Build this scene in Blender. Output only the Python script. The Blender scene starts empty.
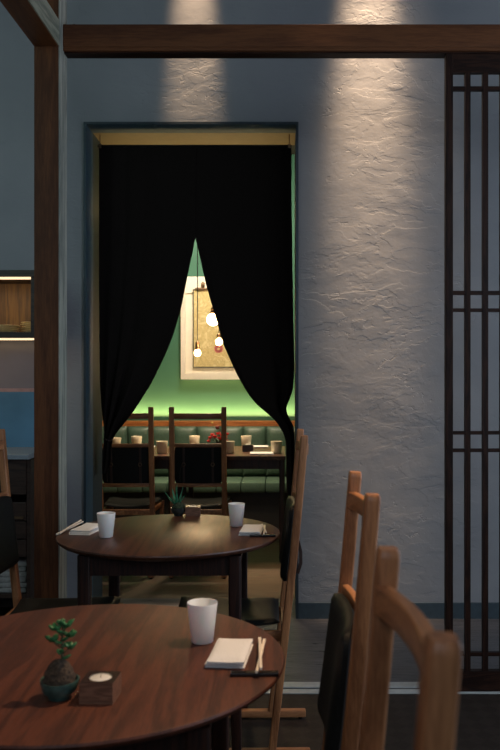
import bpy, bmesh, math, random
from mathutils import Vector, Matrix, noise
random.seed(7)
scene = bpy.context.scene
COL = scene.collection
PI = math.pi
CAMZ = 1.32

# ------------------------------------------------------------------ materials
def srgb(r, g, b):
    def f(c):
        c /= 255.0
        return c/12.92 if c <= .04045 else ((c+.055)/1.055)**2.4
    return (f(r), f(g), f(b), 1)

def new_mat(name):
    m = bpy.data.materials.new(name); m.use_nodes = True
    nt = m.node_tree; b = nt.nodes['Principled BSDF']
    return m, nt, b

def nd(nt, typ, **kw):
    n = nt.nodes.new(typ)
    for k, v in kw.items():
        if k in n.inputs.keys(): n.inputs[k].default_value = v
        else: setattr(n, k, v)
    return n

def ramp(nt, fac, stops):
    r = nt.nodes.new('ShaderNodeValToRGB')
    e = r.color_ramp.elements
    while len(e) < len(stops): e.new(.5)
    for el, (p, c) in zip(e, stops): el.position = p; el.color = c
    nt.links.new(fac, r.inputs[0]); return r.outputs[0]

def coords(nt, scale=(1, 1, 1), rot=(0, 0, 0), src='Object'):
    tc = nt.nodes.new('ShaderNodeTexCoord'); mp = nt.nodes.new('ShaderNodeMapping')
    mp.inputs['Scale'].default_value = scale; mp.inputs['Rotation'].default_value = rot
    nt.links.new(tc.outputs[src], mp.inputs[0]); return mp.outputs[0]

def bump(nt, b, h, strength=.3, dist=.01):
    bp = nd(nt, 'ShaderNodeBump', Strength=strength, Distance=dist)
    nt.links.new(h, bp.inputs['Height']); nt.links.new(bp.outputs[0], b.inputs['Normal'])

def plain(name, col, rough=.5, metal=0, var=.12, nscale=30, bmp=.0, **kw):
    m, nt, b = new_mat(name)
    n = nd(nt, 'ShaderNodeTexNoise', Scale=nscale, Detail=4.0)
    nt.links.new(coords(nt), n.inputs['Vector'])
    c1 = tuple(c*(1-var) for c in col[:3])+(1,); c2 = tuple(min(1, c*(1+var)) for c in col[:3])+(1,)
    nt.links.new(ramp(nt, n.outputs['Fac'], [(.3, c1), (.7, c2)]), b.inputs['Base Color'])
    b.inputs['Roughness'].default_value = rough; b.inputs['Metallic'].default_value = metal
    if bmp: bump(nt, b, n.outputs['Fac'], bmp, .004)
    for k, v in kw.items(): b.inputs[k].default_value = v
    return m

def wood(name, c1, c2, axis='z', scale=1.0, rough=.4, bmp=.12, rings=1.0, coat=0, rot=0):
    """grain runs along the axis"""
    m, nt, b = new_mat(name)
    s = {'x': (.09, 1, 1), 'y': (1, .09, 1), 'z': (1, 1, .09)}[axis]
    v = coords(nt, tuple(k*scale for k in s), (0, 0, rot))
    n1 = nd(nt, 'ShaderNodeTexNoise', Scale=9.0, Detail=3.0, Roughness=.5, Distortion=.6)
    nt.links.new(v, n1.inputs['Vector'])
    # growth rings out of the broad noise
    mu = nd(nt, 'ShaderNodeMath', operation='MULTIPLY'); mu.inputs[1].default_value = 60*rings
    nt.links.new(n1.outputs['Fac'], mu.inputs[0])
    si = nd(nt, 'ShaderNodeMath', operation='SINE'); nt.links.new(mu.outputs[0], si.inputs[0])
    n2 = nd(nt, 'ShaderNodeTexNoise', Scale=160.0, Detail=3.0, Roughness=.6)
    nt.links.new(v, n2.inputs['Vector'])
    a = nd(nt, 'ShaderNodeMath', operation='MULTIPLY_ADD'); a.inputs[1].default_value = .22; a.inputs[2].default_value = 0.0
    nt.links.new(si.outputs[0], a.inputs[0]); nt.links.new(n2.outputs['Fac'], a.inputs[2])
    nt.links.new(ramp(nt, a.outputs[0], [(.22, c1), (.78, c2)]), b.inputs['Base Color'])
    b.inputs['Roughness'].default_value = rough
    if coat: b.inputs['Coat Weight'].default_value = coat; b.inputs['Coat Roughness'].default_value = .25
    bump(nt, b, a.outputs[0], bmp, .002)
    return m

def plaster(name, base, tint):
    m, nt, b = new_mat(name)
    v = coords(nt)
    def madd(a, k, c):
        x = nd(nt, 'ShaderNodeMath', operation='MULTIPLY_ADD'); x.inputs[1].default_value = k
        nt.links.new(a, x.inputs[0])
        if c is None: x.inputs[2].default_value = 0
        else: nt.links.new(c, x.inputs[2])
        return x.outputs[0]
    def mul(a, b_):
        x = nd(nt, 'ShaderNodeMath', operation='MULTIPLY'); nt.links.new(a, x.inputs[0]); nt.links.new(b_, x.inputs[1]); return x.outputs[0]
    def mapped(rot, sc):
        mp = nt.nodes.new('ShaderNodeMapping'); mp.inputs['Rotation'].default_value = (0, rot, 0); mp.inputs['Scale'].default_value = (1, 1, sc)
        nt.links.new(v, mp.inputs[0]); return mp.outputs[0]
    def noise_(vec, sc, det, ro, dist=0.0):
        n = nd(nt, 'ShaderNodeTexNoise', Scale=sc, Detail=det, Roughness=ro, Distortion=dist); nt.links.new(vec, n.inputs['Vector']); return n.outputs['Fac']
    B = (0, 0, 0, 1); W = (1, 1, 1, 1)
    h = None
    # trowel passes in three directions, each ending in a sharp lip, each living only in its own patches
    for k, (rot, sc, fr) in enumerate(((.6, 1.9, 2.3), (-.85, 1.8, 3.4), (.2, 2.2, 4.4))):
        mv = mapped(rot, sc)
        n = noise_(mv, fr, 6.0, .52, .35)
        step = ramp(nt, n, [(.30, B), (.425, (.25, .25, .25, 1)), (.435, (.5, .5, .5, 1)), (.52, (.6, .6, .6, 1)), (.528, (.85, .85, .85, 1)), (.66, W)])
        mk = ramp(nt, noise_(mapped(1.1*k, 1), 1.7, 3.0, .5), [(.46, (.12, .12, .12, 1)), (.60, W)])
        h = madd(mul(step, mk), (.42, .34, .24)[k], h)
    # small torn pits and crumbs, clustered
    pit = ramp(nt, noise_(mapped(.6, 1.6), 17.0, 4.0, .6, .8), [(.34, B), (.39, W)])
    pm = ramp(nt, noise_(v, 2.2, 2.0, .5), [(.50, B), (.62, W)])
    inv = nd(nt, 'ShaderNodeMath', operation='SUBTRACT'); inv.inputs[0].default_value = 1; nt.links.new(pit, inv.inputs[1])
    h = madd(mul(inv.outputs[0], pm), -.22, h)
    h = madd(noise_(v, 38.0, 5.0, .62), .10, h)
    h = madd(noise_(mapped(.4, 1.5), 1.5, 3.0, .5), 1.0, h)
    bump(nt, b, h, .58, .012)
    n1 = nd(nt, 'ShaderNodeTexNoise', Scale=2.2, Detail=5.0); nt.links.new(v, n1.inputs['Vector'])
    nt.links.new(ramp(nt, n1.outputs['Fac'], [(.3, tint), (.7, base)]), b.inputs['Base Color'])
    b.inputs['Roughness'].default_value = .75
    return m

def planks(name, c1, c2, w=.14, l=1.4, rough=.35, gap=.02, along='x', bmp=.25):
    m, nt, b = new_mat(name)
    v = coords(nt, rot=(0, 0, 0 if along == 'x' else PI/2))
    br = nd(nt, 'ShaderNodeTexBrick', offset=.37)
    br.inputs['Scale'].default_value = 1; br.inputs['Brick Width'].default_value = l; br.inputs['Row Height'].default_value = w
    br.inputs['Mortar Size'].default_value = .0025; br.inputs['Bias'].default_value = 0
    br.inputs['Color1'].default_value = (.35, .35, .35, 1); br.inputs['Color2'].default_value = (.75, .75, .75, 1); br.inputs['Mortar'].default_value = (0, 0, 0, 1)
    nt.links.new(v, br.inputs['Vector'])
    mp = nt.nodes.new('ShaderNodeMapping'); mp.inputs['Scale'].default_value = (1.6, 9, 1); nt.links.new(v, mp.inputs[0])
    n = nd(nt, 'ShaderNodeTexNoise', Scale=5.0, Detail=6.0, Roughness=.65, Distortion=.5); nt.links.new(mp.outputs[0], n.inputs['Vector'])
    a = nd(nt, 'ShaderNodeMath', operation='MULTIPLY_ADD'); a.inputs[1].default_value = .4
    nt.links.new(br.outputs['Color'], a.inputs[0]); nt.links.new(n.outputs['Fac'], a.inputs[2])
    a2 = nd(nt, 'ShaderNodeMath', operation='SUBTRACT'); a2.inputs[1].default_value = .2; nt.links.new(a.outputs[0], a2.inputs[0])
    nt.links.new(ramp(nt, a2.outputs[0], [(.2, c1), (.75, c2)]), b.inputs['Base Color'])
    rr = nd(nt, 'ShaderNodeMapRange'); rr.inputs['To Min'].default_value = rough-.08; rr.inputs['To Max'].default_value = rough+.2
    nt.links.new(n.outputs['Fac'], rr.inputs[0]); nt.links.new(rr.outputs[0], b.inputs['Roughness'])
    bump(nt, b, a.outputs[0], bmp, .006)
    return m

def emis(name, col, st, base=None):
    m, nt, b = new_mat(name)
    n = nd(nt, 'ShaderNodeTexNoise', Scale=5.0)
    nt.links.new(coords(nt), n.inputs['Vector'])
    nt.links.new(ramp(nt, n.outputs['Fac'], [(.2, tuple(c*.97 for c in col[:3])+(1,)), (.8, col)]), b.inputs['Emission Color'])
    b.inputs['Base Color'].default_value = base or col
    b.inputs['Emission Strength'].default_value = st
    return m

M = {}
M['plaster'] = plaster('grey_plaster', (.36, .36, .37, 1), (.30, .305, .32, 1))
M['frame_metal'] = plain('dark_blue_grey_metal', (.045, .062, .075, 1), .4, .3)
M['lining'] = plain('lining_paint', (.055, .068, .072, 1), .7, 0, .06)
M['soffit'] = plain('lamplit_cream_soffit', (.24, .18, .075, 1), .7, 0, .06)  # cream soffit with the yellow lamplight mixed into its colour
M['lining_front'] = plain('lining_metal', (.07, .12, .16, 1), .65, 0, .08)
M['timber_x'] = wood('dark_timber_x', srgb(80, 44, 22), srgb(110, 66, 36), 'x', 1.2, .5, .2, .3)
M['timber_y'] = wood('dark_timber_y', srgb(80, 44, 22), srgb(110, 66, 36), 'y', 1.2, .5, .2, .3)
M['timber_z'] = wood('dark_timber_z', srgb(76, 42, 22), srgb(108, 64, 36), 'z', 1.2, .5, .2, .35)
M['timber_pale'] = wood('worn_pale_timber', srgb(120, 125, 118), srgb(178, 178, 165), 'z', 1.5, .6, .3, .5)  # same timber, cool window light painted into the tone
M['timber_lit_y'] = wood('daylit_timber_y', srgb(110, 115, 100), srgb(160, 160, 140), 'y', 1.5, .6, .3, .5)  # beam version, window light again carried by the colour
M['lattice'] = wood('lattice_wood', srgb(28, 15, 10), srgb(52, 30, 20), 'z', 2, .5, .2, .8)
M['lattice_x'] = wood('lattice_wood_x', srgb(28, 15, 10), srgb(52, 30, 20), 'x', 2, .5, .2, .8)
M['table'] = wood('stained_table_wood', srgb(62, 30, 19), srgb(92, 48, 31), 'y', 1.6, .55, .12, .5, rot=.12)
M['table_gloss'] = wood('polished_table_wood', srgb(60, 33, 22), srgb(92, 54, 36), 'y', 1.6, .44, .12, .5, coat=.12, rot=.12)
M['table_dark'] = wood('stained_leg_wood', srgb(30, 15, 10), srgb(56, 30, 21), 'z', 2, .4, .15, 1)
M['oak'] = wood('warm_oak', srgb(128, 80, 48), srgb(186, 126, 82), 'z', 2.4, .42, .10, .3)
M['oak_x'] = wood('warm_oak_x', srgb(128, 80, 48), srgb(186, 126, 82), 'x', 2.4, .42, .10, .3)
M['oak_y'] = wood('warm_oak_y', srgb(128, 80, 48), srgb(186, 126, 82), 'y', 2.4, .42, .10, .3)
M['leather'] = plain('black_leather', (.012, .0125, .012, 1), .5, 0, .2, 220, .25)
M['strap'] = plain('brown_leather', (.035, .015, .010, 1), .5, 0, .2, 120, .2)
M['brass'] = plain('aged_brass', (.28, .18, .10, 1), .35, .9)
M['black_metal'] = plain('black_metal', (.015, .014, .013, 1), .4, .6)
M['steel'] = plain('brushed_steel', (.55, .56, .55, 1), .35, .7)
M['curtain'] = plain('black_linen', (.014, .0105, .009, 1), .95, 0, .3, 400, .4)
M['floor'] = planks('stone_plank_floor', (.04, .04, .045, 1), (.21, .20, .205, 1), .16, 1.3, .26, bmp=.5)
M['floor_warm'] = planks('timber_plank_floor', (.07, .045, .03, 1), (.20, .14, .095, 1), .16, 1.2, .45)
M['green'] = plain('green_wall_paint', (.04, .15, .095, 1), .6, 0, .05, 3)
M['green_leather'] = plain('green_leather', (.075, .13, .095, 1), .42, 0, .15, 60, .1)
M['dark_paint'] = plain('dark_paint', (.02, .018, .016, 1), .7)
M['ceil'] = plain('ceiling_paint', (.05, .05, .052, 1), .8)
M['porcelain'] = plain('white_porcelain', (.84, .84, .82, 1), .35, 0, .03)
M['porcelain'].node_tree.nodes['Principled BSDF'].inputs['Subsurface Weight'].default_value = .15
M['porcelain'].node_tree.nodes['Principled BSDF'].inputs['Subsurface Scale'].default_value = .01
M['cream_cup'] = plain('cream_stoneware', (.78, .70, .54, 1), .5, 0, .05)
M['napkin'] = plain('white_napkin_cotton', (.88, .87, .85, 1), .9, 0, .04, 300, .3)
M['plate'] = plain('ivory_stoneware', (.72, .62, .38, 1), .4, 0, .1)
M['chop'] = wood('pale_bamboo', srgb(240, 226, 206), srgb(252, 242, 226), 'y', 5, .5, .05)
M['rest'] = plain('black_lacquer', (.012, .009, .008, 1), .25)
M['candle_wood'] = wood('candle_block_wood', srgb(96, 66, 50), srgb(132, 94, 74), 'x', 4, .45, .15)
M['candle_top'] = wood('candle_block_top', srgb(36, 22, 18), srgb(56, 34, 26), 'x', 4, .35, .15)
M['wax'] = plain('candle_wax', (.80, .78, .72, 1), .5, 0, .02)
M['tin'] = plain('aluminium_cup', (.6, .6, .6, 1), .3, .9)
M['teal_glaze'] = plain('teal_glazed_ceramic', (.045, .098, .085, 1), .38, 0, .4, 60)
M['dark_glaze'] = plain('dark_glazed_ceramic', (.028, .036, .034, 1), .3, 0, .3, 60)
M['soil'] = plain('soil_ball', (.055, .037, .024, 1), .95, 0, .6, 160, 1.0)
M['moss'] = plain('mossy_soil', (.02, .035, .018, 1), .95, 0, .6, 220, 1.0)
M['leaf'] = plain('succulent_leaf', (.028, .15, .05, 1), .4, 0, .35, 40)
M['agave'] = plain('agave_leaf', (.03, .19, .10, 1), .4, 0, .45, 45)
M['stem'] = plain('plant_stem', (.10, .09, .04, 1), .7)
M['red_petal'] = plain('red_petal', (.65, .03, .03, 1), .6, 0, .3, 80)
M['yellow_petal'] = plain('yellow_petal', (.45, .28, .06, 1), .6)
M['art_box'] = plain('cream_box_frame', (.86, .80, .68, 1), .6, 0, .03)
M['glow_bulb'] = emis('warm_bulb_glow', (1, .62, .28, 1), 22)
M['led'] = emis('warm_led', (1, .70, .42, 1), 1.3)
M['led2'] = emis('ledge_led', (.75, 1, .35, 1), 1.0)
M['cab_wood'] = wood('cabinet_back_wood', srgb(84, 54, 10), srgb(122, 84, 24), 'z', .9, .5, .15, .8)
M['cab_dark'] = wood('cabinet_dark_wood', srgb(42, 28, 21), srgb(64, 46, 36), 'x', 1.5, .45, .15, .8)
M['cab_mauve'] = plain('grey_mauve_panel', (.20, .18, .20, 1), .25, 0, .06, 6)
M['blue_glass'] = plain('blue_back_glass', (.085, .20, .32, 1), .2, 0, .25, 3)
M['pink_strip'] = plain('pink_strip', (.35, .22, .22, 1), .4)
M['counter'] = plain('pale_counter', (.26, .29, .32, 1), .3)
M['linen'] = plain('folded_white_linen', (.30, .29, .27, 1), .9, 0, .3, 30, .4)

# art paper: gold ground with fine branch strokes
def art_mat():
    m, nt, b = new_mat('gold_paper_painting')
    v = coords(nt)
    n = nd(nt, 'ShaderNodeTexNoise', Scale=9.0, Detail=8.0, Roughness=.7, Distortion=2.5); nt.links.new(v, n.inputs['Vector'])
    c = ramp(nt, n.outputs['Fac'], [(.30, srgb(170, 148, 92)), (.47, srgb(224, 204, 146)), (.505, srgb(180, 158, 100)), (.54, srgb(222, 204, 150)), (.75, srgb(238, 224, 176))])
    nt.links.new(c, b.inputs['Base Color']); b.inputs['Roughness'].default_value = .7
    return m
M['art'] = art_mat()

# carpet for the near floor: dark checked weave
def carpet():
    m, nt, b = new_mat('dark_check_floor')
    v = coords(nt, (1, 1, 1), (0, 0, PI/4))
    ck = nd(nt, 'ShaderNodeTexChecker', Scale=18.0); ck.inputs['Color1'].default_value = (.054, .039, .031, 1); ck.inputs['Color2'].default_value = (.043, .031, .024, 1)
    nt.links.new(v, ck.inputs['Vector'])
    n = nd(nt, 'ShaderNodeTexNoise', Scale=140.0, Detail=4.0); nt.links.new(v, n.inputs['Vector'])
    mx = nd(nt, 'ShaderNodeMixRGB', blend_type='MULTIPLY'); mx.inputs[0].default_value = .5
    nt.links.new(ck.outputs[0], mx.inputs[1]); nt.links.new(n.outputs['Color'], mx.inputs[2])
    nt.links.new(mx.outputs[0], b.inputs['Base Color']); b.inputs['Roughness'].default_value = .6
    bump(nt, b, n.outputs['Fac'], .3, .003)
    return m
M['carpet'] = carpet()
for k, sp in (('leather', .13), ('lining', .12), ('lining_front', .15), ('lattice', .15), ('lattice_x', .15), ('carpet', .15), ('curtain', .1), ('timber_x', .3), ('timber_y', .3), ('timber_z', .3)):
    M[k].node_tree.nodes['Principled BSDF'].inputs['Specular IOR Level'].default_value = sp

# ------------------------------------------------------------------ mesh helpers
class MB:
    def __init__(s): s.v = []; s.f = []; s.m = []; s.cur = 0
    def add(s, vs, fs):
        o = len(s.v); s.v += [tuple(p) for p in vs]
        s.f += [tuple(i+o for i in f) for f in fs]; s.m += [s.cur]*len(fs); return s
    def box(s, x0, x1, y0, y1, z0, z1, b=0.0):
        if b:
            bm = bmesh.new(); bmesh.ops.create_cube(bm, size=1)
            for v in bm.verts: v.co = Vector(((x0+x1)/2+v.co.x*(x1-x0), (y0+y1)/2+v.co.y*(y1-y0), (z0+z1)/2+v.co.z*(z1-z0)))
            bmesh.ops.bevel(bm, geom=bm.edges[:], offset=b, segments=2, affect='EDGES', profile=.6)
            bm.verts.index_update()
            s.add([v.co.copy() for v in bm.verts], [[v.index for v in f.verts] for f in bm.faces]); bm.free(); return s
        vs = [(x0, y0, z0), (x1, y0, z0), (x1, y1, z0), (x0, y1, z0), (x0, y0, z1), (x1, y0, z1), (x1, y1, z1), (x0, y1, z1)]
        return s.add(vs, [(0, 3, 2, 1), (4, 5, 6, 7), (0, 1, 5, 4), (1, 2, 6, 5), (2, 3, 7, 6), (3, 0, 4, 7)])
    def lathe(s, prof, c=(0, 0, 0), n=40, cap0=True, cap1=True, squash=(1, 1)):
        vs = []; fs = []
        for r, z in prof:
            for k in range(n):
                a = 2*PI*k/n; vs.append((c[0]+r*math.cos(a)*squash[0], c[1]+r*math.sin(a)*squash[1], c[2]+z))
        for i in range(len(prof)-1):
            for k in range(n):
                k2 = (k+1) % n; fs.append((i*n+k, i*n+k2, (i+1)*n+k2, (i+1)*n+k))
        if cap0: fs.append(tuple(reversed(range(n))))
        if cap1: fs.append(tuple((len(prof)-1)*n+k for k in range(n)))
        return s.add(vs, fs)
    def tube(s, pts, rad, n=10, up=None, sq=None):
        """sweep: rad = number or list; sq=(a,b) makes a rounded rectangle of half sizes a (side), b (up)"""
        pts = [Vector(p) for p in pts]
        if not isinstance(rad, (list, tuple)): rad = [rad]*len(pts)
        vs = []; fs = []
        u0 = Vector(up) if up else None
        for i, p in enumerate(pts):
            t = (pts[min(i+1, len(pts)-1)]-pts[max(i-1, 0)]).normalized()
            u = u0 if u0 else (Vector((0, 0, 1)) if abs(t.z) < .9 else Vector((1, 0, 0)))
            a = t.cross(u).normalized(); bb = a.cross(t).normalized()
            if sq:
                ring = rrect(sq[0]*rad[i], sq[1]*rad[i], min(sq)*.35*rad[i]); 
                for (x, y) in ring: vs.append(p+a*x+bb*y)
                nn = len(ring)
            else:
                for k in range(n):
                    an = 2*PI*k/n; vs.append(p+(a*math.cos(an)+bb*math.sin(an))*rad[i])
                nn = n
        for i in range(len(pts)-1):
            for k in range(nn):
                k2 = (k+1) % nn; fs.append((i*nn+k, i*nn+k2, (i+1)*nn+k2, (i+1)*nn+k))
        fs.append(tuple(reversed(range(nn)))); fs.append(tuple((len(pts)-1)*nn+k for k in range(nn)))
        return s.add(vs, fs)
    def grid(s, fn, nu, nv):
        vs = [fn(i/nu, j/nv) for j in range(nv+1) for i in range(nu+1)]
        fs = [(j*(nu+1)+i, j*(nu+1)+i+1, (j+1)*(nu+1)+i+1, (j+1)*(nu+1)+i) for j in range(nv) for i in range(nu)]
        return s.add(vs, fs)
    def closed_slab(s, top, bot, nu, nv):
        """top(u,v), bot(u,v) surfaces joined along their rims"""
        W = nu+1
        T = [top(i/nu, j/nv) for j in range(nv+1) for i in range(nu+1)]
        B = [bot(i/nu, j/nv) for j in range(nv+1) for i in range(nu+1)]
        N = len(T); fs = []
        for j in range(nv):
            for i in range(nu):
                a, b_, c, d = j*W+i, j*W+i+1, (j+1)*W+i+1, (j+1)*W+i
                fs.append((a, b_, c, d)); fs.append((N+d, N+c, N+b_, N+a))
        rim = [i for i in range(W)]+[j*W+nu for j in range(1, nv+1)]+[nv*W+i for i in range(nu-1, -1, -1)]+[j*W for j in range(nv-1, 0, -1)]
        for k in range(len(rim)):
            a, b_ = rim[k], rim[(k+1) % len(rim)]; fs.append((b_, a, N+a, N+b_))
        return s.add(T+B, fs)
    def build(s, name, mat, parent=None, loc=None, smooth=None, origin=None):
        me = bpy.data.meshes.new(name)
        vs = s.v
        if origin: vs = [(x-origin[0], y-origin[1], z-origin[2]) for x, y, z in vs]
        me.from_pydata(vs, [], s.f); me.validate(); me.update()
        mats = mat if isinstance(mat, list) else [mat]
        for m in mats: me.materials.append(m)
        if len(mats) > 1: me.polygons.foreach_set('material_index', s.m)
        bm = bmesh.new(); bm.from_mesh(me); bmesh.ops.recalc_face_normals(bm, faces=bm.faces[:]); bm.to_mesh(me); bm.free()
        if smooth is not None:
            me.polygons.foreach_set('use_smooth', [True]*len(me.polygons))
            me.set_sharp_from_angle(angle=math.radians(smooth))
        o = bpy.data.objects.new(name, me); COL.objects.link(o)
        if parent: o.parent = parent
        if loc: o.location = loc
        elif origin: o.location = origin
        return o

def rrect(a, b, r, n=3):
    pts = []
    for (cx, cy, s) in ((a-r, b-r, 0), (-a+r, b-r, 1), (-a+r, -b+r, 2), (a-r, -b+r, 3)):
        for k in range(n+1):
            an = PI/2*(s+k/n); pts.append((cx+r*math.cos(an), cy+r*math.sin(an)))
    return pts

def tag(o, label=None, cat=None, group=None, kind=None):
    if label: o['label'] = label
    if cat: o['category'] = cat
    if group: o['group'] = group
    if kind: o['kind'] = kind
    return o
def empty(name, loc, rz, label, cat, group=None):
    o = bpy.data.objects.new(name, None); COL.objects.link(o); o.empty_display_size = .05
    o.location = loc; o.rotation_euler = (0, 0, rz); return tag(o, label, cat, group)
def struct(name, mb, mat, smooth=None):
    o = mb.build(name, mat, smooth=smooth); o['kind'] = 'structure'; return o
KIDS = {}
def copy_tree(o, loc, rz=None, label=None, parent=None, cat=None, group=None):
    c = o.copy(); COL.objects.link(c)
    if parent: c.parent = parent
    else:
        c.location = loc
        if rz is not None: c.rotation_euler = (0, 0, rz)
        if label: c['label'] = label
        if group: c['group'] = group
    for ch in list(o.children): copy_tree(ch, None, parent=c)
    return c

# ------------------------------------------------------------------ the setting
WY = 4.54           # plaster wall front
OX0, OX1, OZ = -1.056, .081, 2.678   # doorway opening
WB = 4.94
mb = MB()
mb.box(-2.6, OX0-.010, WY, WB, 0, 5.6); mb.box(OX1+.010, 3.4, WY, WB, 0, 5.6); mb.box(OX0-.010, OX1+.010, WY, WB, OZ+.010, 5.6)
struct('wall_back', mb, M['plaster'])
struct('wall_left', MB().box(-2.75, -2.6, -2.6, WB, 0, 5.6), M['plaster'])
struct('ceiling', MB().box(-2.75, 3.4, -2.6, WB, 5.6, 5.7), M['ceil'])
struct('floor', MB().box(-2.75, 3.4, 3.585, WB, -.1, 0), M['floor'])
struct('floor_front', MB().box(-2.75, 3.4, -2.6, 3.46, -.1, 0), M['carpet'])
struct('floor_alcove', MB().box(-3.2, 1.3, WB, 7.65, -.1, 0), M['floor_warm'])
# sliding track threshold: two pale strips and a dark groove
mb = MB(); mb.box(-2.75, 3.4, 3.46, 3.503, -.1, .004); mb.box(-2.75, 3.4, 3.529, 3.585, -.1, .004)
struct('trim_1', mb, plain('pale_track_metal', (.62, .62, .58, 1), .45, .2))
struct('trim_2', MB().box(-2.75, 3.4, 3.503, 3.529, -.1, -.002), M['dark_paint'])
# doorway casing
mb = MB(); w = .0135
mb.box(OX0-w, OX0, WY-.012, WY+.15, 0, OZ+w); mb.box(OX1, OX1+w, WY-.012, WY+.15, 0, OZ+w); mb.box(OX0, OX1, WY-.012, WY+.15, OZ, OZ+w)
o = struct('trim_3', mb, [M['frame_metal'], M['lining_front']])
for p in o.data.polygons:
    c = p.center
    if (abs(c.x-OX0) < 1e-3 or abs(c.x-OX1) < 1e-3 or abs(c.z-OZ) < 1e-3) and abs(p.normal.y) < .5: p.material_index = 1
mb = MB(); w = .010
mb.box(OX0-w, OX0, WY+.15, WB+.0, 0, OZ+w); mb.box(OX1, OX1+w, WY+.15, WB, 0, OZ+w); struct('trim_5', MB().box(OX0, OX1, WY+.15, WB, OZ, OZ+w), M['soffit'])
struct('trim_4', mb, M['lining'])
mb = MB(); mb.box(OX1+.0135, 3.4, WY-.015, WY, 0, .085)
struct('baseboard_right', mb, plain('blue_grey_baseboard', (.055, .082, .10, 1), .5))
mb = MB(); mb.box(-2.6, OX0-.0135, WY-.015, WY, 0, .085)
struct('baseboard_left', mb, plain('blue_grey_baseboard_2', (.055, .082, .10, 1), .5))
# alcove shell
struct('wall_alcove_back', MB().box(-3.2, 1.3, 7.5, 7.65, 0, 3.3), M['green'])
struct('wall_alcove_left', MB().box(-3.2, -3.05, WB, 7.5, 0, 3.3), M['green'])
struct('wall_alcove_right', MB().box(1.15, 1.3, WB, 7.5, 0, 3.3), M['green'])
struct('ceiling_alcove', MB().box(-3.2, 1.3, WB, 7.65, 3.3, 3.4), M['dark_paint'])

# ------------------------------------------------------------------ post, beams
PX0, PX1 = -1.005, -.901
post = empty('timber_post', ((PX0+PX1)/2, 3.46, 0), 0, 'tall square dark brown timber post standing left of the doorway', 'post')
lx = (PX1-PX0)/2
MB().box(-lx, lx-.004, -.06, .06, 0, 5.595, .003).build('shaft', M['timber_z'], post)
MB().box(lx-.004, lx, -.058, .058, 0, 5.595).build('daylit_side', M['timber_pale'], post)['label'] = 'side face of the post, coloured pale for the window light on it'  # thin strip whose pale colour stands for daylight from the right
cb = empty('crossbeam', (1.2, 3.49, 2.655), 0, 'long horizontal dark timber beam crossing in front of the plaster wall', 'beam')
x0, x1 = PX1+.001-1.2, 2.2
MB().box(x0, x1, -.040, .030, .020, .113, .003).build('beam', M['timber_x'], cb)
MB().box(x0, x1, -.034, .024, .006, .020).build('lower_lip', M['timber_x'], cb)
MB().box(x0, x1, -.020, .036, 0, .006).build('track_groove', M['lattice_x'], cb)
bt = MB().lathe([(.008, 0), (.008, .004), (.004, .008), (.0, .009)], (-.858-1.2, -.02, .113), 12, cap1=False).build('bolt', M['black_metal'], cb)
sb = empty('ceiling_beam', ((PX0+PX1)/2, 1.5, 2.656), 0, 'dark timber beam running overhead from the post towards the viewer', 'beam')
MB().box(-lx, lx-.004, -3.4, 1.899, 0, .105, .003).build('beam', M['timber_y'], sb)
MB().box(lx-.004, lx, -3.4, 1.899, .002, .105).build('side_face', M['timber_lit_y'], sb)['label'] = 'side face of the beam, coloured pale for the window light on it'  # daylight on the beam side is painted in, the wood is dark

# ------------------------------------------------------------------ lattice screen
def zs(y, D=3.49): return CAMZ+(375-y)*D/836
sc = empty('lattice_screen', (.70, 3.49, 0), 0, 'dark wooden lattice screen with slim bars at the right', 'screen')
SX0, SX1 = .685-.70, 2.05-.70
ztop, zbot = 2.655, .004
MB().box(SX0, SX0+.030, -.018, .018, zbot, ztop, .002).build('stile', M['lattice'], sc)
MB().box(SX1-.030, SX1, -.018, .018, zbot, ztop, .002).build('stile', M['lattice'], sc)
MB().box(SX0+.030, SX1-.030, -.015, .015, zs(73.5), ztop-.001, .0).build('top_rail', M['lattice_x'], sc)
MB().box(SX0+.030, SX1-.030, -.015, .015, zbot, zs(670), .0).build('bottom_rail', M['lattice_x'], sc)
k = 0
x = (464.6-281)/836*3.49-.70
while x < SX1-.05:
    MB().box(x, x+.0225, -.012, .012, zs(670), zs(73.5), .0).build('vertical_bar', M['lattice'], sc)
    x += .0735
for (ya, yb) in ((87, 91), (291, 295), (308.5, 312), (431, 434.5), (448.5, 452), (652, 655.5)):
    MB().box(SX0+.030, SX1-.030, -.010, .010, zs(yb), zs(ya), .0).build('horizontal_bar', M['lattice_x'], sc)

# ------------------------------------------------------------------ noren curtain
CD = 4.72
def cx(px): return (px-281)/836*CD
def cz(py): return CAMZ+(375-py)/836*CD
rod = empty('curtain_rod', ((OX0+OX1)/2, CD, cz(146)), 0, 'thin dark rod across the top of the doorway', 'rod')
hw = (OX1-OX0)/2-.022
MB().tube([(-hw, 0, 0), (hw, 0, 0)], .007, 10).build('pole', M['black_metal'], rod, smooth=40)
for s in (-1, 1):
    MB().tube([(s*(hw-.012), 0, .0075), (s*(hw-.012), 0, OZ-cz(146)-.001)], .0025, 8).box(s*(hw-.012)-.008, s*(hw-.012)+.008, -.010, .010, -.012, .008).build('hook', M['brass'], rod)

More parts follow.
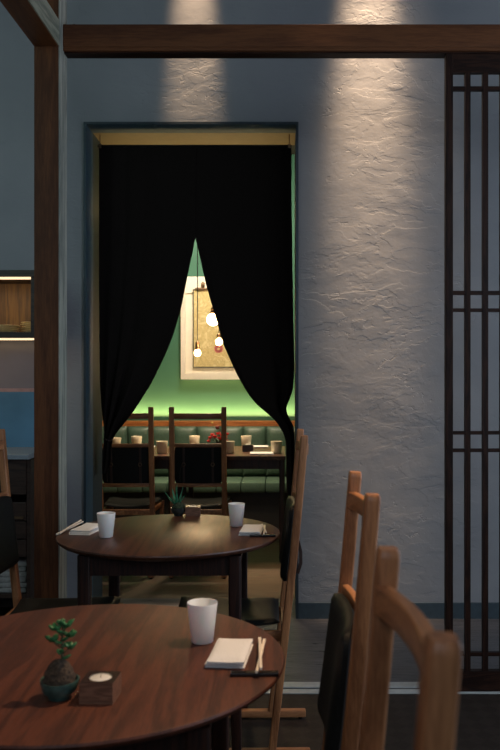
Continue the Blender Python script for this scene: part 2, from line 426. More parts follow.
def interp(tbl, y):
    if y <= tbl[0][0]: return tbl[0][1]
    for (a, xa), (b, xb) in zip(tbl, tbl[1:]):
        if y <= b:
            t = (y-a)/(b-a); return xa+(xb-xa)*t
    return tbl[-1][1]
def smooth_tbl(tbl):
    return tbl
L_out = [(146, 99), (300, 99), (380, 99.5), (410, 101), (430, 103.5), (439, 105), (448, 103.5), (460, 102.5), (473, 103)]
L_in = [(146, 196.5), (236, 195.6), (255, 192), (273.6, 188), (309, 181), (336.6, 172.7), (352, 166.5), (370, 158), (383, 151.5), (395, 144), (412, 133), (428, 120), (436, 113.5), (440, 111.5), (446, 111), (458, 110.5), (466, 109.5), (473, 106)]
R_out = [(146, 291.5), (200, 291.5), (300, 293), (370, 294.3), (393, 292.5), (405, 286.5), (413, 284.5), (420, 291), (428, 294), (440, 294.5), (520, 294)]
R_in = [(146, 194.9), (238, 195.2), (250, 198.5), (265, 201.5), (290, 207.5), (324, 217.5), (345, 223.5), (374, 236.5), (389, 245), (400, 252), (410, 262.5), (418, 273), (428, 280.5), (440, 286), (480, 286.5), (520, 288)]
def panel(outer, inner, y1, seed):
    full = abs(outer[0][1]-inner[0][1])
    def fn(u, v):
        py = 146+(y1-146)*v
        xo, xi = interp(outer, py), interp(inner, py)
        # soften corners of the outlines
        xo = sum(interp(outer, py+d) for d in (-6, -3, 0, 3, 6))/5 if py > 150 else xo
        xi = (sum(interp(inner, py+d) for d in (-5, -2.5, 0, 2.5, 5))/5) if py > 244 else xi
        t = 1-abs(xi-xo)/full
        amp = .003+.045*t*t*(1.0 if t < .85 else max(.35, 1-(t-.85)*4))
        ph = seed+u*2*PI*(3.2+1.5*math.sin(u*3+seed))+v*.8
        yy = math.sin(ph)*amp+math.sin(ph*2.3+1)*amp*.3
        x = xo+(xi-xo)*(u+.02*t*math.sin(ph*1.7))if 0 < u < 1 else (xo if u == 0 else xi)
        return (cx(x), CD+yy, cz(py))
    return fn
nor = empty('noren_curtain', ((OX0+OX1)/2, CD, cz(146)), 0, 'black split fabric doorway curtain with both halves tied back', 'curtain')
def addpanel(outer, inner, y1, seed):
    mb = MB().grid(panel(outer, inner, y1, seed), 90, 120)
    o = mb.build('panel', M['curtain'], nor, smooth=60)
    for v in o.data.vertices: v.co -= Vector(nor.location)
    md = o.modifiers.new('s', 'SOLIDIFY'); md.thickness = .003; md.offset = 0
    return o
addpanel(L_out, L_in, 473, .4); addpanel(R_out, R_in, 520, 2.1)
def tie(px, py, r):
    mb = MB(); n = 24; pts = []
    for k in range(n+1):
        a = 2*PI*k/n; pts.append((cx(px)+r*math.cos(a)-nor.location.x, .030*math.sin(a), cz(py)+.006*math.sin(a*2)-nor.location.z))
    mb.tube(pts, .0045, 8).build('tie', M['strap'], nor, smooth=60)
tie(108, 439.5, .021)

# ------------------------------------------------------------------ tables
def make_table(loc, label, group):
    t = empty('round_table', loc, 0, label, 'table', group)
    R = .4
    MB().lathe([(0.0, .722), (R-.05, .722), (R-.012, .732), (R-.002, .740), (R, .745), (R-.0015, .749), (R-.004, .75), (0.0, .75)], n=128, cap0=False, cap1=False).build('tabletop', M['table'], t, smooth=40)
    h = .25
    mb = MB()
    for s in (-1, 1):
        mb.box(-h+.018, h-.018, s*h-.011, s*h+.011, .655, .7219); mb.box(s*h-.011, s*h+.011, -h+.018, h-.018, .655, .7219)
    mb.build('apron', M['table_dark'], t)
    for sx in (-1, 1):
        for sy in (-1, 1):
            MB().tube([(sx*h*1.03, sy*h*1.03, 0), (sx*h*1.0, sy*h*1.0, .45), (sx*h, sy*h, .7218)], [.72, 1, 1], sq=(.021, .021), up=(0, 1, 0)).build('leg', M['table_dark'], t, smooth=35)
    return t
T1 = (-.392, 1.685, 0); T2 = (-.403, 3.03, 0)
tg = None
t1 = make_table(T1, 'round dark-stained wooden table nearest the viewer, holding the small bonsai-like succulent', 'x')
del t1['group']
t2 = copy_tree(t1, T2, None, 'round dark wooden table further back in front of the curtained doorway')
t2.rotation_euler = (0, 0, 0)
for ch_ in t2.children:
    if ch_.name.startswith('tabletop'):
        ch_.material_slots[0].link = 'OBJECT'; ch_.material_slots[0].material = M['table_gloss']

# ------------------------------------------------------------------ chair
def postx(z):
    tb = [(0, 0), (.03, .004), (.45, .050), (.70, .078), (.90, .097), (1.11, .115)]
    return interp(tb, z)
def make_chair(loc, rz, label, group=None):
    """local: sitter faces -x, posts lean back toward +x"""
    c = empty('dining_chair', loc, rz, label, 'chair', group)
    for s in (-1, 1):
        y = s*.17
        pts = [(postx(z), y, z) for z in (.028, .2, .45, .58, .70, .80, .90, 1.0, 1.10, 1.1085, 1.112)]
        MB().tube(pts, [.95]+[1]*8+[.95, .82], sq=(.0165, .0135), up=(1, 0, 0)).build('back_post', M['oak'], c, smooth=38)
        f = MB().tube([(-.335, s*.172, .028), (-.335, s*.176, .25), (-.338, s*.180, .440)], 1, sq=(.014, .015), up=(1, 0, 0)).build('front_leg', M['oak'], c, smooth=38)
        r = MB().box(-.385, .135, s*.17-.016, s*.17+.016, .008, .034, .006)
        rr = r.build('floor_runner', M['oak_x'], c, smooth=38)
        for gx in (-.36, .115): MB().lathe([(.009, 0), (.009, .0081)], (gx, s*.17, 0), 12).build('glide', M['black_metal'], rr)
    # slender bowed top rail
    pts = [(postx(1.053)-.004+.022*(1-(k/8-1)**2), -.157+.314*k/16, 1.053) for k in range(17)]
    MB().tube(pts, 1, sq=(.009, .018), up=(0, 0, 1)).build('top_rail', M['oak_y'], c, smooth=38)
    # rails carrying the pad
    for nm, z in (('pad_rail', .862), ('pad_rail', .600)):
        pts = [(postx(z)-.002+.016*(1-(k/8-1)**2), -.157+.314*k/16, z) for k in range(17)]
        MB().tube(pts, 1, sq=(.008, .012), up=(0, 0, 1)).build(nm, M['oak_y'], c, smooth=38)
    # leather backrest pad, curved, rounded corners
    def pad(side):
        def fn(u, v):
            y = (u*2-1); z = (v*2-1)
            # superellipse rounding of the outline
            k = 1-.07*abs(z)**8; kk = 1-.07*abs(y)**8
            yy = y*.156*k; zz = .731+z*.134*kk
            bow = .016*(1-y*y)
            th = (.014+.010*(1-v))*(1-max(abs(y), abs(z))**8)
            x = postx(zz)-.022+bow+(-th-.004 if side else .006)
            return (x, yy, zz)
        return fn
    MB().closed_slab(pad(True), pad(False), 22, 18).build('backrest_pad', M['leather'], c, smooth=60)
    for s in (-1, 1):
        y = s*.095
        def bx(z): return postx(z)-.022+.016*(1-(y/.156)**2)+.0085
        st = MB().tube([(bx(z), y, z) for z in (.857, .83, .78, .72, .66, .62, .600)], 1, sq=(.0075, .0014), up=(1, 0, 0)).build('strap', M['strap'], c, smooth=38)
        z0 = .735
        pts = [(bx(z0)+.004, y+.011*math.cos(a*PI/6), z0+.011*math.sin(a*PI/6)) for a in range(13)]
        MB().tube(pts, .0018, 6).build('buckle', M['brass'], st, smooth=60)
        if s < 0:
            tl = [(bx(.73)+.002, y, .73), (bx(.73)+.018, y-.01, .735), (bx(.70)+.030, y-.02, .70), (bx(.66)+.034, y-.022, .66), (bx(.63)+.026, y-.022, .625)]
            MB().tube(tl, 1, sq=(.006, .0013), up=(0, 1, 0)).build('strap_tail', M['strap'], st, smooth=60)
    # saddle seat
    def hwid(u): return .155+.035*(u)           # half width grows to the front
    def seat(top):
        def fn(u, v):
            # u: 0 rear .. 1 front
            y = v*2-1
            e = max(abs(y)**10, abs(u*2-1)**12)
            yy = y*(hwid(u)-.006*abs(u*2-1)**8); x = .030-.375*u
            z = .436+.020*abs(y)**2.2-.006*math.sin(u*PI)
            z += (.028-.018*e) if top else (.0+.006*e)
            return (x, yy, z)
        return fn
    MB().closed_slab(seat(True), seat(False), 20, 20).build('seat', M['leather'], c, smooth=60)
    fr = MB()
    for s in (-1, 1):
        fr.tube([(.045, s*.150, .418), (-.318, s*.176, .418)], 1, sq=(.009, .018), up=(0, 0, 1))
    fr.tube([(-.318, -.168, .418), (-.318, .168, .418)], 1, sq=(.009, .018), up=(0, 0, 1))
    fr.tube([(.046, -.154, .418), (.046, .154, .418)], 1, sq=(.009, .018), up=(0, 0, 1))
    fr.build('seat_frame', M['oak_x'], c, smooth=38)
    return c
ch = make_chair((.045, 1.63, 0), 0, 'light oak chair with black leather back beside the nearest table, at its right')
copy_tree(ch, (.014, .835, 0), 0, 'oak chair closest to the viewer, only post tops and bowed top rail in view')
copy_tree(ch, (-.037, 3.045, 0), math.radians(1), 'oak chair at the right side of the further round table, against the doorway edge')
copy_tree(ch, (-.962, 3.04, 0), PI, 'oak chair cut by the left photo edge, at the left of the further round table')
copy_tree(ch, (-.541, 5.54, 0), -PI/2, 'dark backlit chair fully visible in the doorway at the rear dining tables')
copy_tree(ch, (-1.015, 5.54, 0), -PI/2, 'dark backlit chair half hidden behind the left curtain panel')

# ------------------------------------------------------------------ table settings
def cup(loc, label, mat, h=.083, rt=.032, rb=.0235, cat='cup', group=None, nm='porcelain_cup'):
    t = .0022
    o = MB().lathe([(0, 0), (rb-.002, 0), (rb, .002), (rt-.0005, h-.001), (rt-.001, h), (rt-t, h-.001), (rb-t+.0008, .006), (0, .005)], n=48, cap0=False, cap1=False).build(nm, mat, loc=loc, smooth=50)
    return tag(o, label, cat, group)
TZ = .7503
c1 = cup((T1[0]+.224, T1[1]+.100, TZ), 'tall white porcelain cup on the nearest round table', M['porcelain'], h=.085, rt=.033)
c2 = cup((T2[0]+.235, T2[1]+.125, TZ), 'white porcelain cup at the right of the further round table', M['porcelain'], h=.085)
c3 = cup((T2[0]-.212, T2[1]-.090, TZ), 'white porcelain cup at the left of the further round table', M['porcelain'], h=.085, rt=.033)

def napkin(loc, rz, label, a=.0385, b=.072, layers=3, group=None):
    mb = MB(); z = 0
    for k in range(layers):
        dx, dy = random.uniform(-.003, .003), -.004*k+.004
        th = .0056+.002*(k == layers-1)
        aa = a-.001*k
        def top(u, v, z=z, th=th, dx=dx, dy=dy, aa=aa):
            x, y = u*2-1, v*2-1
            e = max(abs(x), abs(y))**10
            return (dx+x*aa, dy+y*b, z+th*(1-.55*e)+.0010*math.sin(x*2.2+k)*math.cos(y*2.5))
        def bot(u, v, z=z, dx=dx, dy=dy, aa=aa):
            x, y = u*2-1, v*2-1
            return (dx+x*aa, dy+y*b, z+.0003)
        mb.closed_slab(top, bot, 14, 14); z += th*1.03
    o = mb.build('folded_napkin', M['napkin'], loc=loc, smooth=50); o.rotation_euler = (0, 0, rz)
    return tag(o, label, 'napkin', group)
napkin((T1[0]+.290, T1[1]+.007, TZ), math.radians(-5), 'folded white napkin beside the cup on the nearest round table')
napkin((T2[0]+.298, T2[1]-.0, TZ), math.radians(-4), 'folded white napkin at the right of the further round table')
napkin((T2[0]-.305, T2[1]+.02, TZ), math.radians(180-10), 'folded white napkin at the left of the further round table')

def setting(cxy, rz, where, D):
    """rest bar + two chopsticks; sticks rest on the bar at the near end"""
    c = Vector((cxy[0], cxy[1], 0)); R = Matrix.Rotation(rz, 3, 'Z')
    def P(x, y, z): return tuple(c+R @ Vector((x, y, z)))
    o = MB().box(-.0455, .0455, -.008, .008, 0, .007, .0015).build('chopstick_rest', M['rest'], loc=P(0, 0, TZ)); o.rotation_euler = (0, 0, rz)
    tag(o, 'black lacquer bar-shaped chopstick rest %s' % where, 'chopstick rest')
    for k, (xa, xb, side) in enumerate(((.004, .018, 'left'), (.012, .008, 'right'))):
        q = .0056*k; pts = [(xa, -.014, .0118+q), (xa*.45+xb*.55, .10, .0075+q), (xb, .200, .0037+q*.6)]
        o = MB().tube(pts, [.85, 1, 1.1], sq=(.0029, .0026), up=(0, 0, 1)).build('chopstick', M['chop'], loc=P(0, 0, TZ), smooth=38)
        o.rotation_euler = (0, 0, rz); tag(o, '%s pale chopstick %s' % (side, where), 'chopstick')
setting((T1[0]+.342, T1[1]-.100), math.radians(1), 'on the nearest round table', 0)
setting((T2[0]+.338, T2[1]-.085), math.radians(4), 'at the right of the further round table', 0)
setting((T2[0]-.348, T2[1]+.135), math.radians(172), 'at the left of the further round table', 0)

# candle blocks
def candle(loc, rz, label, where, s=1.0):
    h = .037*s; a = .0295*s
    t = empty('candle_holder', loc, rz, label, 'candle holder')
    # block with a round well
    n = 32; mb = MB(); r = .0215*s
    sqv = []
    for k in range(n):
        an = 2*PI*k/n; d = max(abs(math.cos(an)), abs(math.sin(an))); sqv.append((a*math.cos(an)/d, a*math.sin(an)/d))
    vs = [(x, y, 0) for x, y in sqv]+[(x, y, h) for x, y in sqv]+[(r*math.cos(2*PI*k/n), r*math.sin(2*PI*k/n), h) for k in range(n)]+[(r*math.cos(2*PI*k/n), r*math.sin(2*PI*k/n), h-.013) for k in range(n)]
    fs = []; 
    for k in range(n):
        k2 = (k+1) % n
        fs += [(k, k2, n+k2, n+k)]
    fs += [tuple(reversed(range(n)))]
    mb.add(vs, fs); mb.cur = 1
    fs = []
    for k in range(n):
        k2 = (k+1) % n; fs += [(n+k, n+k2, 2*n+k2, 2*n+k), (2*n+k, 2*n+k2, 3*n+k2, 3*n+k)]
    fs += [tuple(3*n+k for k in range(n))]
    mb.f += fs; mb.m += [1]*len(fs)
    mb.build('block', [M['candle_wood'], M['candle_top']], t, smooth=30)
    q = empty('tealight', (loc[0], loc[1], loc[2]+h-.0129), 0, 'small white tealight candle %s' % where, 'candle')
    r2 = r-.0015
    MB().lathe([(0, 0), (r2, 0), (r2, .0125), (r2-.0006, .0125), (r2-.0006, .001), (0, .001)], n=32, cap0=False, cap1=False).build('metal_cup', M['tin'], q, smooth=40)
    MB().lathe([(0, .001), (r2-.0008, .001), (r2-.0008, .0105), (r2-.003, .0118), (0, .0118)], n=32, cap0=False, cap1=False).build('wax', M['wax'], q, smooth=40)
    MB().tube([(0, 0, .0118), (.0005, 0, .0165)], .0006, 6).build('wick', M['black_metal'], q)
candle((-.318, 1.475, TZ), math.radians(-4), 'square dark wooden block candle holder on the nearest round table', 'in the wooden block on the nearest table')
candle((-.358, 3.40, TZ), math.radians(2), 'square dark wooden block candle holder on the further round table', 'in the wooden block on the further round table')

# bowls with plants
def bowl(loc, label, mat, R, h, pinch=0):
    prof = [(0, 0), (R*.52, 0), (R*.56, .003), (R*.60, .006), (R*.88, h*.45), (R*1.0, h*.85), (R*1.0, h), (R*.92, h*.98), (R*.86, h*.8), (0, h*.75)]
    t = empty('potted_succulent', loc, 0, label, 'plant')
    mb = MB().lathe(prof, n=48, cap0=False, cap1=False)
    if pinch:
        mb.v = [(x*(1+.05*math.sin(3*math.atan2(y, x))*(z/h)**2), y*(1+.05*math.sin(3*math.atan2(y, x))*(z/h)**2), z) for x, y, z in mb.v]
    mb.build('bowl', mat, t, smooth=50)
    return t
def leaf_oval(mb, p, d, L, W, th=.0025, curl=.2, droop=0):
    """thick leaf from point p along direction d"""
    p = Vector(p); d = Vector(d).normalized(); side = d.cross(Vector((0, 0, 1)))
    if side.length < 1e-3: side = Vector((1, 0, 0))
    side.normalize(); up = side.cross(d).normalized()
    n = 9; ring = 8; vs = []; fs = []
    for i in range(n+1):
        t = i/n
        w = W*math.sin(PI*min(1, t*.94+.06))**.65 if droop == 0 else W*(1-t)**.75*(.75+.6*t)
        w = max(w, .0002)
        c = p+d*L*t+up*(curl*L*(t*t))
        for k in range(ring):
            a = 2*PI*k/ring
            hh = th*(w/W)
            vs.append(c+side*w*math.cos(a)+up*(hh*math.sin(a)+(.25*w*abs(math.cos(a)) if droop else 0)))
    for i in range(n):
        for k in range(ring):
            k2 = (k+1) % ring; fs.append((i*ring+k, i*ring+k2, (i+1)*ring+k2, (i+1)*ring+k))
    fs.append(tuple(reversed(range(ring)))); fs.append(tuple(n*ring+k for k in range(ring)))
    mb.add(vs, fs)
b1 = bowl((-.391, 1.475, TZ), 'small branching succulent on a soil ball in a teal glazed bowl, nearest table', M['teal_glaze'], .034, .033, 1)
b1.name = 'potted_succulent'
# soil cone
def soilball(t, R, z0, h, mat, seed):
    mb = MB(); n = 32; m = 14
    def fn(u, v):
        a = u*2*PI; r = R*math.sqrt(max(0, 1-v**2.2))*(1.0) ; z = z0+h*v
        q = Vector((math.cos(a)*2+seed, math.sin(a)*2, v*4)); d = 1+.13*noise.noise(q*1.3)+.06*noise.noise(q*4)
        return (r*math.cos(a)*d, r*math.sin(a)*d, z)
    return mb.grid(fn, n, m).build('soil', mat, t, smooth=70)
soilball(b1, .0275, .026, .043, M['soil'], 1)
stem = [(.004, 0, .062), (.006, 0, .08), (.003, .002, .10), (.007, 0, .118), (.004, 0, .13)]
mb = MB().tube(stem, [.0026, .0022, .002, .0017, .0012], 8)
branches = [((.005, 0, .078), (.020, -.004, .090)), ((.004, .001, .088), (-.014, .003, .100)), ((.004, .001, .098), (.018, .004, .108)), ((.006, 0, .11), (-.006, -.004, .122)), ((.006, 0, .115), (.014, 0, .128))]
for a, b_ in branches:
    a = Vector(a); b_ = Vector(b_); mb.tube([a, (a+b_)/2+Vector((0, 0, -.001)), b_], [.0014, .0012, .001], 6)
mb.build('stem', M['stem'], b1, smooth=60)
mb = MB(); rr = random.Random(3)
for k in range(10):
    t = k/9; z = .070+.060*t; a = k*2.4
    leaf_oval(mb, (.005, 0, z), (math.cos(a), math.sin(a), .15), .017-.004*t, .0052, .003, .25)
for a, b_ in branches:
    b_ = Vector(b_)
    for j in range(6):
        an = j*PI/3+rr.random(); 
        leaf_oval(mb, b_+Vector((0, 0, -.001*(j % 3))), (math.cos(an), math.sin(an), .35+.3*rr.random()), .0135+.003*rr.random(), .005, .003, .2)
for j in range(4):
    leaf_oval(mb, (.004, 0, .129), (math.cos(j*1.6), math.sin(j*1.6), 1.3), .012, .0042, .0026, .1)
mb.build('leaves', M['leaf'], b1, smooth=60)

b2 = bowl((-.416, 3.39, TZ), 'small spiky agave in a dark bowl on the further round table', M['dark_glaze'], .031, .032)
soilball(b2, .0275, .022, .034, M['moss'], 5)
mb = MB()
for (dx, dy, dz, L, W) in ((-.05, 0, 1, .088, .0085), (-.75, -.15, .8, .078, .008), (.40, .1, .9, .078, .0075), (.75, -.2, .8, .055, .0065), (-.35, .5, .9, .07, .008), (.1, -.5, .9, .06, .008), (-.5, -.6, .6, .045, .007), (.5, .5, .7, .05, .007), (-.9, .3, .45, .05, .007)):
    leaf_oval(mb, (-.008+dx*.006, dy*.006, .044), (dx, dy, dz), L, W, .0035, .10 if dz > .7 else .35, 1)
mb.build('leaves', M['agave'], b2, smooth=60)

# ------------------------------------------------------------------ far dining tables, bench
def far_table(loc, label):
    t = empty('dining_table', loc, 0, label, 'table')
    hx, hy = .388, .41
    MB().box(-hx, hx, -hy, hy, .722, .75, .004).build('tabletop', M['table_gloss'], t)
    mb = MB()
    for s in (-1, 1):
        mb.box(-hx+.045, hx-.045, s*(hy-.04)-.01, s*(hy-.04)+.01, .655, .7219); mb.box(s*(hx-.03)-.01, s*(hx-.03)+.01, -hy+.06, hy-.06, .655, .7219)
    mb.build('apron', M['table_dark'], t)
    for sx in (-1, 1):
        for sy in (-1, 1):
            x = sx*(hx-.026); y = sy*(hy-.035)
            MB().tube([(x, y, 0), (x, y, .7218)], 1, sq=(.02, .02), up=(0, 1, 0)).build('leg', M['table_dark'], t, smooth=35)
    return t
ft = far_table((-.355, 6.29, 0), 'square dark wooden dining table by the green bench, right one in the doorway')
copy_tree(ft, (-1.137, 6.29, 0), 0, 'square dark wooden dining table by the green bench, left one behind the chairs and curtain')

bench = empty('banquette_bench', (-.95, 7.2, 0), 0, 'long green leather banquette bench with channelled back along the green wall', 'bench')
BX = (-2.05, 2.05)
MB().box(*BX, -.22, .29, .0, .34).build('base', plain('bench_base', (.012, .010, .009, 1), .6), bench)
mb = MB()
n = 20; wd = (BX[1]-BX[0])/n
for k in range(n): mb.box(BX[0]+k*wd+.001, BX[0]+(k+1)*wd-.001, -.25, .17, .341, .425, .016)
mb.build('seat_cushion', M['green_leather'], bench, smooth=50)
for k in range(n):
    xa = BX[0]+k*wd
    def top(u, v, xa=xa):
        y = u*2-1; z = v
        e = 1-abs(y)**4; e2 = 1-abs(z*2-1)**10
        return (xa+.001+(wd-.002)*u, .195-.035*e*e2, .43+.435*v)
    def bot(u, v, xa=xa): return (xa+.001+(wd-.002)*u, .24, .43+.435*v)
    MB().closed_slab(top, bot, 10, 12).build('back_channel', M['green_leather'], bench, smooth=60)
MB().box(*BX, .20, .29, .866, .912, .003).build('wooden_ledge', wood('ledge_wood', srgb(150, 84, 40), srgb(196, 120, 64), 'x', 1.5, .5), bench)

# far cups and settings
zf = .7503
def fx(px, D): return (px-281)/836*D
for px, D, lab in ((115.5, 6.42, 'cream cup on the rear tables, half behind the left curtain tail'), (136.5, 6.58, 'cream cup on the rear left table, back row just right of the curtain'), (162, 6.08, 'cream cup between the two rear chairs'),
                   (194.5, 6.62, 'cream cup seen above the middle chair in the doorway'), (229, 6.08, 'cream cup just right of the middle rear chair post'), (246.3, 6.62, 'cream cup standing behind the small candle block on the rear right table'), (276.5, 6.08, 'cream cup at the right end of the rear right table')):
    s = 1.0
    cup((fx(px, D), D, zf), lab, M['cream_cup'], h=.088, rt=.043, rb=.036, nm='cream_cup')
def flat_nap(px, D, lab, a=.09, b=.06):
    o = napkin((fx(px, D), D, zf), 0, lab, a=a, b=b, layers=2)
    return o
flat_nap(262, 6.02, 'folded white napkin at the front of the rear right table', .085, .07)
flat_nap(259, 6.58, 'folded white napkin at the back of the rear right table', .075, .05)
flat_nap(207, 6.56, 'folded white napkin left of the red flowers', .05, .05)
flat_nap(148, 6.56, 'folded white napkin on the rear left table, beside the chair post', .05, .05)
def block(px, D, lab):
    t = empty('candle_holder', (fx(px, D), D, zf), 0, lab, 'candle holder')
    MB().box(-.04, .04, -.04, .04, 0, .05, .002).build('block', M['candle_top'], t)
    MB().lathe([(0, .0501), (.02, .0501), (.02, .053), (0, .053)], n=20, cap0=False, cap1=False).build('wax', M['wax'], t)
block(248, 6.24, 'small dark square candle block on the rear right table')

vase = empty('flower_vase', (fx(218, 6.45), 6.45, zf), 0, 'small dark vase of red flowers on the rear right table', 'flowers')
MB().lathe([(0, 0), (.022, 0), (.030, .012), (.028, .03), (.016, .045), (.019, .052), (.014, .050), (0, .03)], n=24, cap0=False, cap1=False).build('vase', M['dark_glaze'], vase, smooth=50)
mb = MB(); fl = MB(); lf = MB(); rr = random.Random(11)
heads = [(-.06, 0, .075, .016), (-.045, .01, .10, .014), (-.025, -.02, .085, .017), (.0, .0, .11, .015), (.03, .01, .095, .017), (.055, 0, .075, .016), (.07, .01, .105, .013), (.015, -.02, .07, .018), (-.07, .0, .05, .014), (.065, -.01, .055, .014)]
for (x, y, z, r) in heads:
    mb.tube([(0, 0, .045), (x*.5, y*.5, z*.6+.015), (x, y, z)], .0015, 6)
    for k in range(7):
        a = k*2*PI/7; leaf_oval(fl, (x, y, z), (math.cos(a), math.sin(a), .6+.5*rr.random()), r*1.7, r*.75, .003, .2)
mb.tube([(0, 0, .045), (.0, 0, .13), (-.005, 0, .165)], .0014, 6); mb.tube([(0, 0, .045), (-.02, 0, .13), (-.045, 0, .195)], .0014, 6)
mb.build('stems', M['stem'], vase)
fl.build('red_blossoms', M['red_petal'], vase, smooth=60)
g = MB().lathe([(0, -.016), (.012, -.012), (.017, 0), (.012, .012), (0, .016)], (-.005, 0, .165), 16, False, False); g.build('dark_seed_head', plain('maroon_head', (.10, .018, .015, 1), .8), vase, smooth=60)
g = MB().lathe([(0, -.009), (.008, -.006), (.010, 0), (.007, .007), (0, .010)], (-.045, 0, .20), 16, False, False); g.build('yellow_bud', M['yellow_petal'], vase, smooth=60)
for k in range(8):
    a = k*.9; leaf_oval(lf, (.01*math.cos(a), .01*math.sin(a), .05), (math.cos(a), math.sin(a), .5), .05, .010, .001, .2)
lf.build('leaves', plain('dark_leaf', (.02, .06, .025, 1), .6), vase, smooth=60)

# ------------------------------------------------------------------ artwork on the green wall
AW = 7.5
ax0, ax1 = fx(181.8, AW), -.05
az0, az1 = CAMZ-.040, CAMZ+98*AW/836
aw = empty('framed_artwork', ((ax0+ax1)/2, 7.499, az0), 0, 'cream box frame with a gold paper painting hanging on the green wall', 'artwork')
W2 = (ax1-ax0)/2; H = az1-az0
MB().box(-W2, W2, -.030, 0, 0, H, .002).build('backing_board', M['art_box'], aw)
mb = MB()
for s in (-1, 1): mb.box(min(s*W2, s*(W2-.035)), max(s*W2, s*(W2-.035)), -.075, -.0305, 0, H)
mb.box(-W2+.035, W2-.035, -.075, -.0305, 0, .055); mb.box(-W2+.035, W2-.035, -.045, -.0305, H-.15, H-.005)
mb.build('box_frame', M['art_box'], aw)
ph0, ph1 = fx(193.5, AW)-aw.location.x, W2-.09
pz0, pz1 = .105, H-.115
pap = MB().box(ph0, ph1, -.052, -.0455, pz0, pz1).build('painting', M['art'], aw)
br = MB()
for (a, b_, c, d) in ((ph0, ph0+.008, pz0, pz1), (ph1-.008, ph1, pz0, pz1), (ph0, ph1, pz0, pz0+.008), (ph0, ph1, pz1-.008, pz1)): br.box(a, b_, -.0535, -.0521, c, d)
br.build('dark_border', plain('painting_border', (.05, .06, .05, 1), .6), pap)
# pink blossom on the painting
fb = MB(); rr = random.Random(2)
fxc, fzc = fx(219, AW)-aw.location.x, CAMZ+(375-349)*AW/836-az0
for k in range(9):
    a = k*2*PI/9; q = .022+.006*rr.random()
    fb.lathe([(0, 0), (.014, 0), (.014, .001), (0, .001)], (0, 0, 0), 12, False, False)
    vs = fb.v[-48:]; fb.v[-48:] = [(x+fxc+q*math.cos(a), -.0524-z, y+fzc+q*math.sin(a)) for x, y, z in vs]
fb.build('pink_blossom', plain('pink_paint', (.62, .16, .15, 1), .7), pap)
# clip hanger on top
cl = MB().box(ph0+.02, ph0+.15, -.066, -.0535, pz1-.012, pz1+.012, .003).lathe([(.012, 0), (.018, .01), (.018, .04), (.006, .055)], (ph0+.09, -.06, pz1+.010), 16)
cl.build('hanging_clip', M['brass'], pap, smooth=40)

# ------------------------------------------------------------------ pendant bulbs
def pendant(px, ysock0, ysock1, ybulb, r, D, lab, e):
    x = fx(px, D); z0 = CAMZ+(375-ysock0)*D/836; z1 = CAMZ+(375-ysock1)*D/836; zb = CAMZ+(375-ybulb)*D/836
    t = empty('pendant_lamp', (x, D, 3.3), 0, lab, 'lamp', 'bare bulb pendants over the rear tables')
    MB().tube([(0, 0, -.001), (0, 0, z0-3.3)], .0035, 8).build('cord', M['black_metal'], t)
    MB().lathe([(.006, 0), (.014, -.006), (.019, -.02), (.015, -.024), (.019, -.03), (.019, z1-z0), (.0, z1-z0)], (0, 0, z0-3.3), 20).build('socket', M['brass'], t, smooth=40)
    c = zb-3.3; prof = []
    for k in range(13):
        a = PI*k/12; rr_ = r*math.sin(a); zz = -r*math.cos(a)
        if k > 8: rr_ = max(rr_, .011)
        prof.append((max(rr_, 0), zz if k < 12 else max(zz, z1-zb)))
    MB().lathe(prof, (0, 0, c), 24, False, True).build('bulb', M['glow_bulb'], t, smooth=60)
    l = bpy.data.lights.new('pendant_light', 'POINT'); l.energy = e; l.color = (1, .68, .38); l.shadow_soft_size = r*1.3
    lo = bpy.data.objects.new('pendant_light', l); COL.objects.link(lo); lo.location = (x, D-.0, zb-r-.05)
pendant(197.5, 341, 349.5, 353, .026, 6.3, 'bare glowing pendant bulb hanging lowest and leftmost in the curtain gap', 3.5)
pendant(213, 307, 313.5, 319.5, .047, 6.15, 'large round glowing pendant bulb beside the right curtain edge', 5)
pendant(219, 333, 338, 342, .028, 6.5, 'small glowing pendant bulb half behind the right curtain panel', 3)

# ------------------------------------------------------------------ left service cabinet
def at(px, D): return (px-281)/836*D
def zat(py, D): return CAMZ+(375-py)/836*D
CX0, CX1 = -2.5, -1.24
su = empty('wall_shelf_unit', (-1.87, 4.37, zat(338, 4.2)), 0, 'dark wooden wall shelf with warm light strips holding plates', 'shelf')
zb_ = su.location.z; x0, x1 = CX0+1.87, CX1+1.87
ztop_ = zat(270, 4.2)-zb_
MB().box(x0, x1, -.17, .165, 0, .030).build('lower_board', M['cab_dark'], su)
MB().box(x0, x1, -.17, .165, ztop_-.034, ztop_).build('upper_board', M['cab_dark'], su)
MB().box(x0, x1, .145, .1649, .0305, ztop_-.0345).build('back_panel', M['cab_wood'], su)
MB().box(x1-.02, x1, -.16, .144, .0305, ztop_-.0345).build('side_panel', M['cab_dark'], su)
MB().box(x0, x1-.021, -.165, -.155, ztop_-.046, ztop_-.0345).build('light_strip', M['led'], su)
MB().box(x0, x1, -.165, -.155, -.0105, -.0005).build('light_strip', M['led'], su)
def plate(x, y, z, r, lab, grp):
    o = MB().lathe([(0, 0), (r*.5, 0), (r*.55, .0015), (r*.97, .0065), (r, .0075), (r*.985, .0088), (r*.93, .0080), (r*.52, .0035), (0, .0035)], n=40, cap0=False, cap1=False).build('plate', M['plate'], loc=(x, y, z), smooth=50)
    tag(o, lab, 'plate', grp)
zp = zb_+.0305
for k in range(4): plate(-1.46+.002*(k % 2), 4.36, zp+k*.0105, .095, 'ivory plate in the low left stack on the lit shelf', 'plates in the low left stack on the lit shelf')
for k in range(6): plate(-1.335+.032+.003*(k % 2), 4.36+.06, zp+k*.0105, .072 if k % 3 else .069, 'ivory plate in the taller stack next to the timber post', 'plates in the taller stack beside the post')
